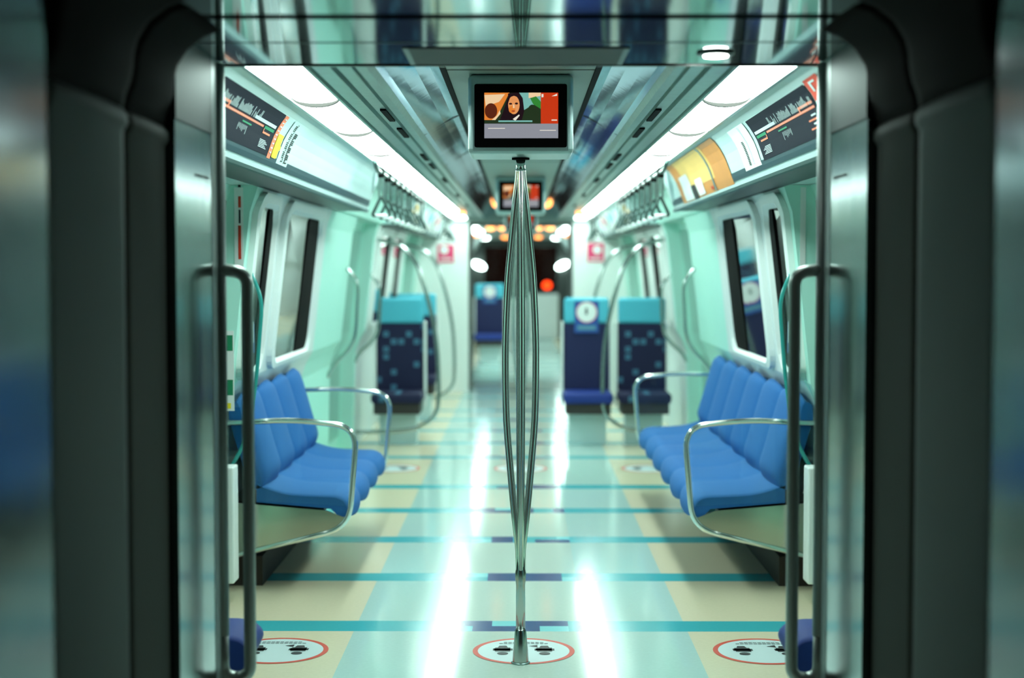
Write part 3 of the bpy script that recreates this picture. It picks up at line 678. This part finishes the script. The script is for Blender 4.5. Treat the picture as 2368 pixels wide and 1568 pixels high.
# next car
endwall(19.9, 0.1, 0.70, 2.05)
for sx in (-1, 1):
    q = MB(); q.extr(PROF + [(1.58, 1.87), (1.58, 0.0)], 20.0, 32.3, sx=sx); struct(q.build('wall_' + SIDE[sx], 'white'))
    q = MB(); q.extr([(0.835, 2.1), (0.98, 1.87), (1.56, 1.87), (1.56, 2.1)], 20.0, 32.3, sx=sx); struct(q.build('trim_%d' % (5 if sx < 0 else 6), 'pale'))
q = MB(); q.box(-1.58, 1.58, 20.0, 32.3, 2.12, Z1); struct(q.build('ceiling', 'ceil_grey'))
for sx in (-1, 1):
    for k, (y, L) in enumerate(((20.6, 2.4), (23.6, 2.4), (29.2, 1.3))):
        t = lamp(sx, y, L, '%s white ceiling light of the next carriage, %s side' % (('nearest', 'middle', 'farthest')[k], SIDE[sx]), None)
# end of train: dark window in a grey wall
q = MB(); q.box(-1.58, 1.58, 32.3, 32.45, 0.0, 1.02); q.box(-1.58, 1.58, 32.3, 32.45, 1.96, Z1); q.box(-1.58, -0.78, 32.3, 32.45, 1.02, 1.96); q.box(0.78, 1.58, 32.3, 32.45, 1.02, 1.96)
struct(q.build('wall_back', 'gangway_grey'))
q = MB(); q.box(-0.78, 0.78, 32.34, 32.36, 1.02, 1.96); struct(q.build('window_20', 'glass_window'))
q = MB(); q.lathe(0, 0, [(0.04, 0), (0.085, 0.02), (0.10, 0.08), (0.085, 0.14), (0.04, 0.16)])
s_ = thing('signal_lamp', 'round glowing red-orange signal lamp in the dark beyond the end window', 'lamp', (0.70, 39.9, 0.93))
q = MB(); q.lathe(0.70, 39.9, [(0.03, 0.94), (0.095, 0.98), (0.12, 1.045), (0.095, 1.11), (0.03, 1.15)]); q.build('lens', 'signal', s_)
q = MB(); q.box(0.68, 0.72, 39.96, 40.06, 0.0, 0.96); q.build('post', 'rubber', s_)
# glowing white ovals on end wall, cab shelf
for sx in (-1, 1):
    t = thing('wall_lamp', 'white glowing oval beside the dark end window, %s side' % SIDE[sx], 'lamp', (sx*0.90, 32.28, 1.55))
    q = MB(); c = Vector((sx*0.90, 32.27, 1.56)); ax = Vector((1, 0, -0.45*(-sx))).normalized(); ay = Vector((0.45*(-sx), 0, 1)).normalized(); 
    n_ = 24; ring = lambda k, yy: [tuple(c + ax*math.cos(2*math.pi*j/n_)*0.15*k + ay*math.sin(2*math.pi*j/n_)*0.075*k + Vector((0, yy, 0))) for j in range(n_)]
    q.loft([ring(0.5, -0.05), ring(0.85, -0.035), ring(1, 0), ring(1, 0.028)]); q.build('diffuser', 'lamp', t)
    q = MB(); q.loft([ring(1.08, 0.01), ring(1.08, 0.03)]); q.build('rim', 'rail_metal', t)
q = MB(); q.box(0.10, 0.80, 31.6, 32.28, 0.0, 0.95); q.box(-0.7, 0.1, 31.9, 32.28, 0.0, 0.85)
tag(q.build('end_console', 'white', org=(0.2, 31.9, 0), bevel=0.03), 'pale console block below the dark window at the train end', 'console')
# warm downlights
WL = [(-0.25, 16.1, 2.2, 'left of the second monitor'), (0.28, 16.1, 2.2, 'right of the second monitor'), (-0.615, 15.4, 2.085, 'beside the left light row'), (0.615, 15.4, 2.085, 'beside the right light row')]
def down(x, y, z, label, r=0.055):
    t = thing('downlight', label, 'light', (x, y, z), None)
    q = MB(); q.lathe(x, y, [(r*1.3, z-0.003), (r*1.3, z-0.006), (r, z-0.010)]); q.build('rim', 'chrome_soft', t)
    q = MB(); q.lathe(x, y, [(r*0.9, z-0.010), (r*0.95, z-0.026), (r*0.5, z-0.05), (r*0.1, z-0.055)]); q.build('bulb', 'warm', t)
for x, y, z, l in WL: down(x, y, z, 'small warm orange downlight ' + l)
NL = [(-0.45, 22.6, 'outer'), (-0.27, 22.6, 'inner'), (0.26, 22.6, 'inner'), (0.44, 22.6, 'outer')]
for x, y, l in NL: down(x, y, 2.12, '%s orange downlight of the near pair %s of the pole in the next carriage' % (l, 'left' if x < 0 else 'right'), 0.072)
for x, y in ((-0.30, 29.0), (0.34, 29.0)): down(x, y, 2.12, 'orange downlight above the dark end window, %s of the pole' % ('left' if x < 0 else 'right'), 0.08)
for x, y in ((-0.80, 27.2), (0.82, 27.2)): down(x, y, 2.12, 'faint orange downlight at the far %s edge of the next carriage' % ('left' if x < 0 else 'right'), 0.06)

# ================================================================ PORTAL + GANGWAY (near)
for sx in (-1, 1):
    S = lambda a, b: sorted((sx*a, sx*b))
    q = MB(); q.box(*S(0.862, 0.90), 3.76, 4.20, 0, 1.87); w_ = struct(q.build('wall_' + SIDE[sx], 'jamb_mirror'))
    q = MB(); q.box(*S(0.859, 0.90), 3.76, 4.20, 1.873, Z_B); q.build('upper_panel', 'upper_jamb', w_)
    q = MB(); q.box(*S(0.861, 0.90), 4.20, 4.37, 0, Z_B); tr = struct(q.build('trim_%d' % (7 if sx < 0 else 8), 'jamb_grey'))
    for z in ((0.83,) if sx < 0 else (0.83, 1.68)):
        q = MB(); q.tube([(sx*0.858, 4.31, z), (sx*0.850, 4.31, z)], 0.012, n=12); q.build('screw', 'black', tr)
    q = MB(); q.box(*S(0.858, 0.862), 4.0, 4.15, 1.745, 1.750); q.build('seam', 'black', w_)
    q = MB(); q.box(*S(0.862, 0.90), 1.2, 2.74, 0, Z_B); struct(q.build('wall_' + SIDE[sx], 'near_mirror'))
    # saloon side of the near end wall
    q = MB(); q.box(*S(0.90, 1.58), 4.34, 4.43, 0, Z1); struct(q.build('wall_front', 'mint'))
    # gangway bellows panels
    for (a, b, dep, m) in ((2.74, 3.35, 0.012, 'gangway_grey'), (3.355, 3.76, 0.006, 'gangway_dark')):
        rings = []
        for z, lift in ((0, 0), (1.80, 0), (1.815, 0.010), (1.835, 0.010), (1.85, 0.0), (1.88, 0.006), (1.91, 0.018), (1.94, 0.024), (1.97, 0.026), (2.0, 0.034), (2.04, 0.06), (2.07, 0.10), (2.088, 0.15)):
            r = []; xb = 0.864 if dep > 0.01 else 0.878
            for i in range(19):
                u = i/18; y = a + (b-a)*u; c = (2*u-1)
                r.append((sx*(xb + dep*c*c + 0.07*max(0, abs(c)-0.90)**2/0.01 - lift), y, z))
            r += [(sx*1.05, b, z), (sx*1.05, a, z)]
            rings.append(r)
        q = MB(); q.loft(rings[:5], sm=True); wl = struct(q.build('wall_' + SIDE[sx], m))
        q = MB(); q.loft(rings[4:], sm=True); q.build('corner_roll', 'unlit_roll', wl)
    # D handle
    t = thing('portal_handrail', 'upright chrome handrail on the %s edge of the near portal' % SIDE[sx], 'handrail', (sx*0.858, 4.30, 0.33))
    q = MB(); q.tube(fillet([(sx*0.862, 4.30, 1.497), (sx*0.783, 4.30, 1.487), (sx*0.783, 4.30, 0.315), (sx*0.862, 4.30, 0.315), (sx*0.862, 4.30, 0.45)], 0.062, 8), 0.0178, n=16); q.build('bar', 'brushed', t)
    q = MB(); q.tube([(sx*0.862, 4.30, 0.44), (sx*0.862, 4.30, 2.08)], 0.0195, n=16); q.build('reflected_bar', 'jamb_grey', t)  # solid bar added as the handle's mirror image in the jamb
# beam
q = MB(); q.box(-0.90, 0.90, 3.565, 4.37, Z_B, Z_B+0.16); bm_ = struct(q.build('ceiling', 'mirror'))
q = MB(); q.box(-0.858, 0.858, 3.93, 3.935, Z_B-0.0015, Z_B); q.build('seam', 'satin', bm_)
q = MB(); q.box(-0.858, 0.858, 4.362, 4.372, Z_B-0.004, Z_B+0.02); q.build('edge', 'chrome_soft', bm_)
q = MB(); q.box(-1.0, 1.0, 3.495, 3.565, Z_B+0.02, Z_B+0.16); struct(q.build('ceiling', 'black'))
q = MB(); q.box(-0.82, 0.82, 1.2, 3.495, Z_B, Z_B+0.16); struct(q.build('ceiling', 'mirror'))
for sx in (-1, 1):
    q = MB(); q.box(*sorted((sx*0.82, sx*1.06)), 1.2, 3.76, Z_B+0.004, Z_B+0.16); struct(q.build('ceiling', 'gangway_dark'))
q = MB(); q.box(-0.80, 0.80, 4.30, 4.44, 2.2455, 2.30)
t = thing('speaker_panel', 'dark grey rectangular grille panel set in the polished portal ceiling', 'panel', (-0.01, 4.17, Z_B))
q = MB(); q.box(-0.30, 0.275, 4.02, 4.335, Z_B-0.003, Z_B-0.0003); q.build('grille', 'grille', t)
for x in (-0.315, 0.275): 
    q = MB(); q.box(x, x+0.015, 4.02, 4.335, Z_B-0.0035, Z_B-0.0003); q.build('frame', 'satin', t)
t = thing('spotlight', 'small round white spotlight in the polished portal ceiling, upper right', 'light', (0.53, 4.12, Z_B))
q = MB(); q.lathe(0.53, 4.12, [(0.052, Z_B-0.001), (0.050, Z_B-0.006), (0.036, Z_B-0.008)]); q.build('rim', 'satin', t)
q = MB(); q.lathe(0.53, 4.12, [(0.034, Z_B-0.008), (0.033, Z_B-0.012), (0.01, Z_B-0.014)]); q.build('bulb', 'spot', t)
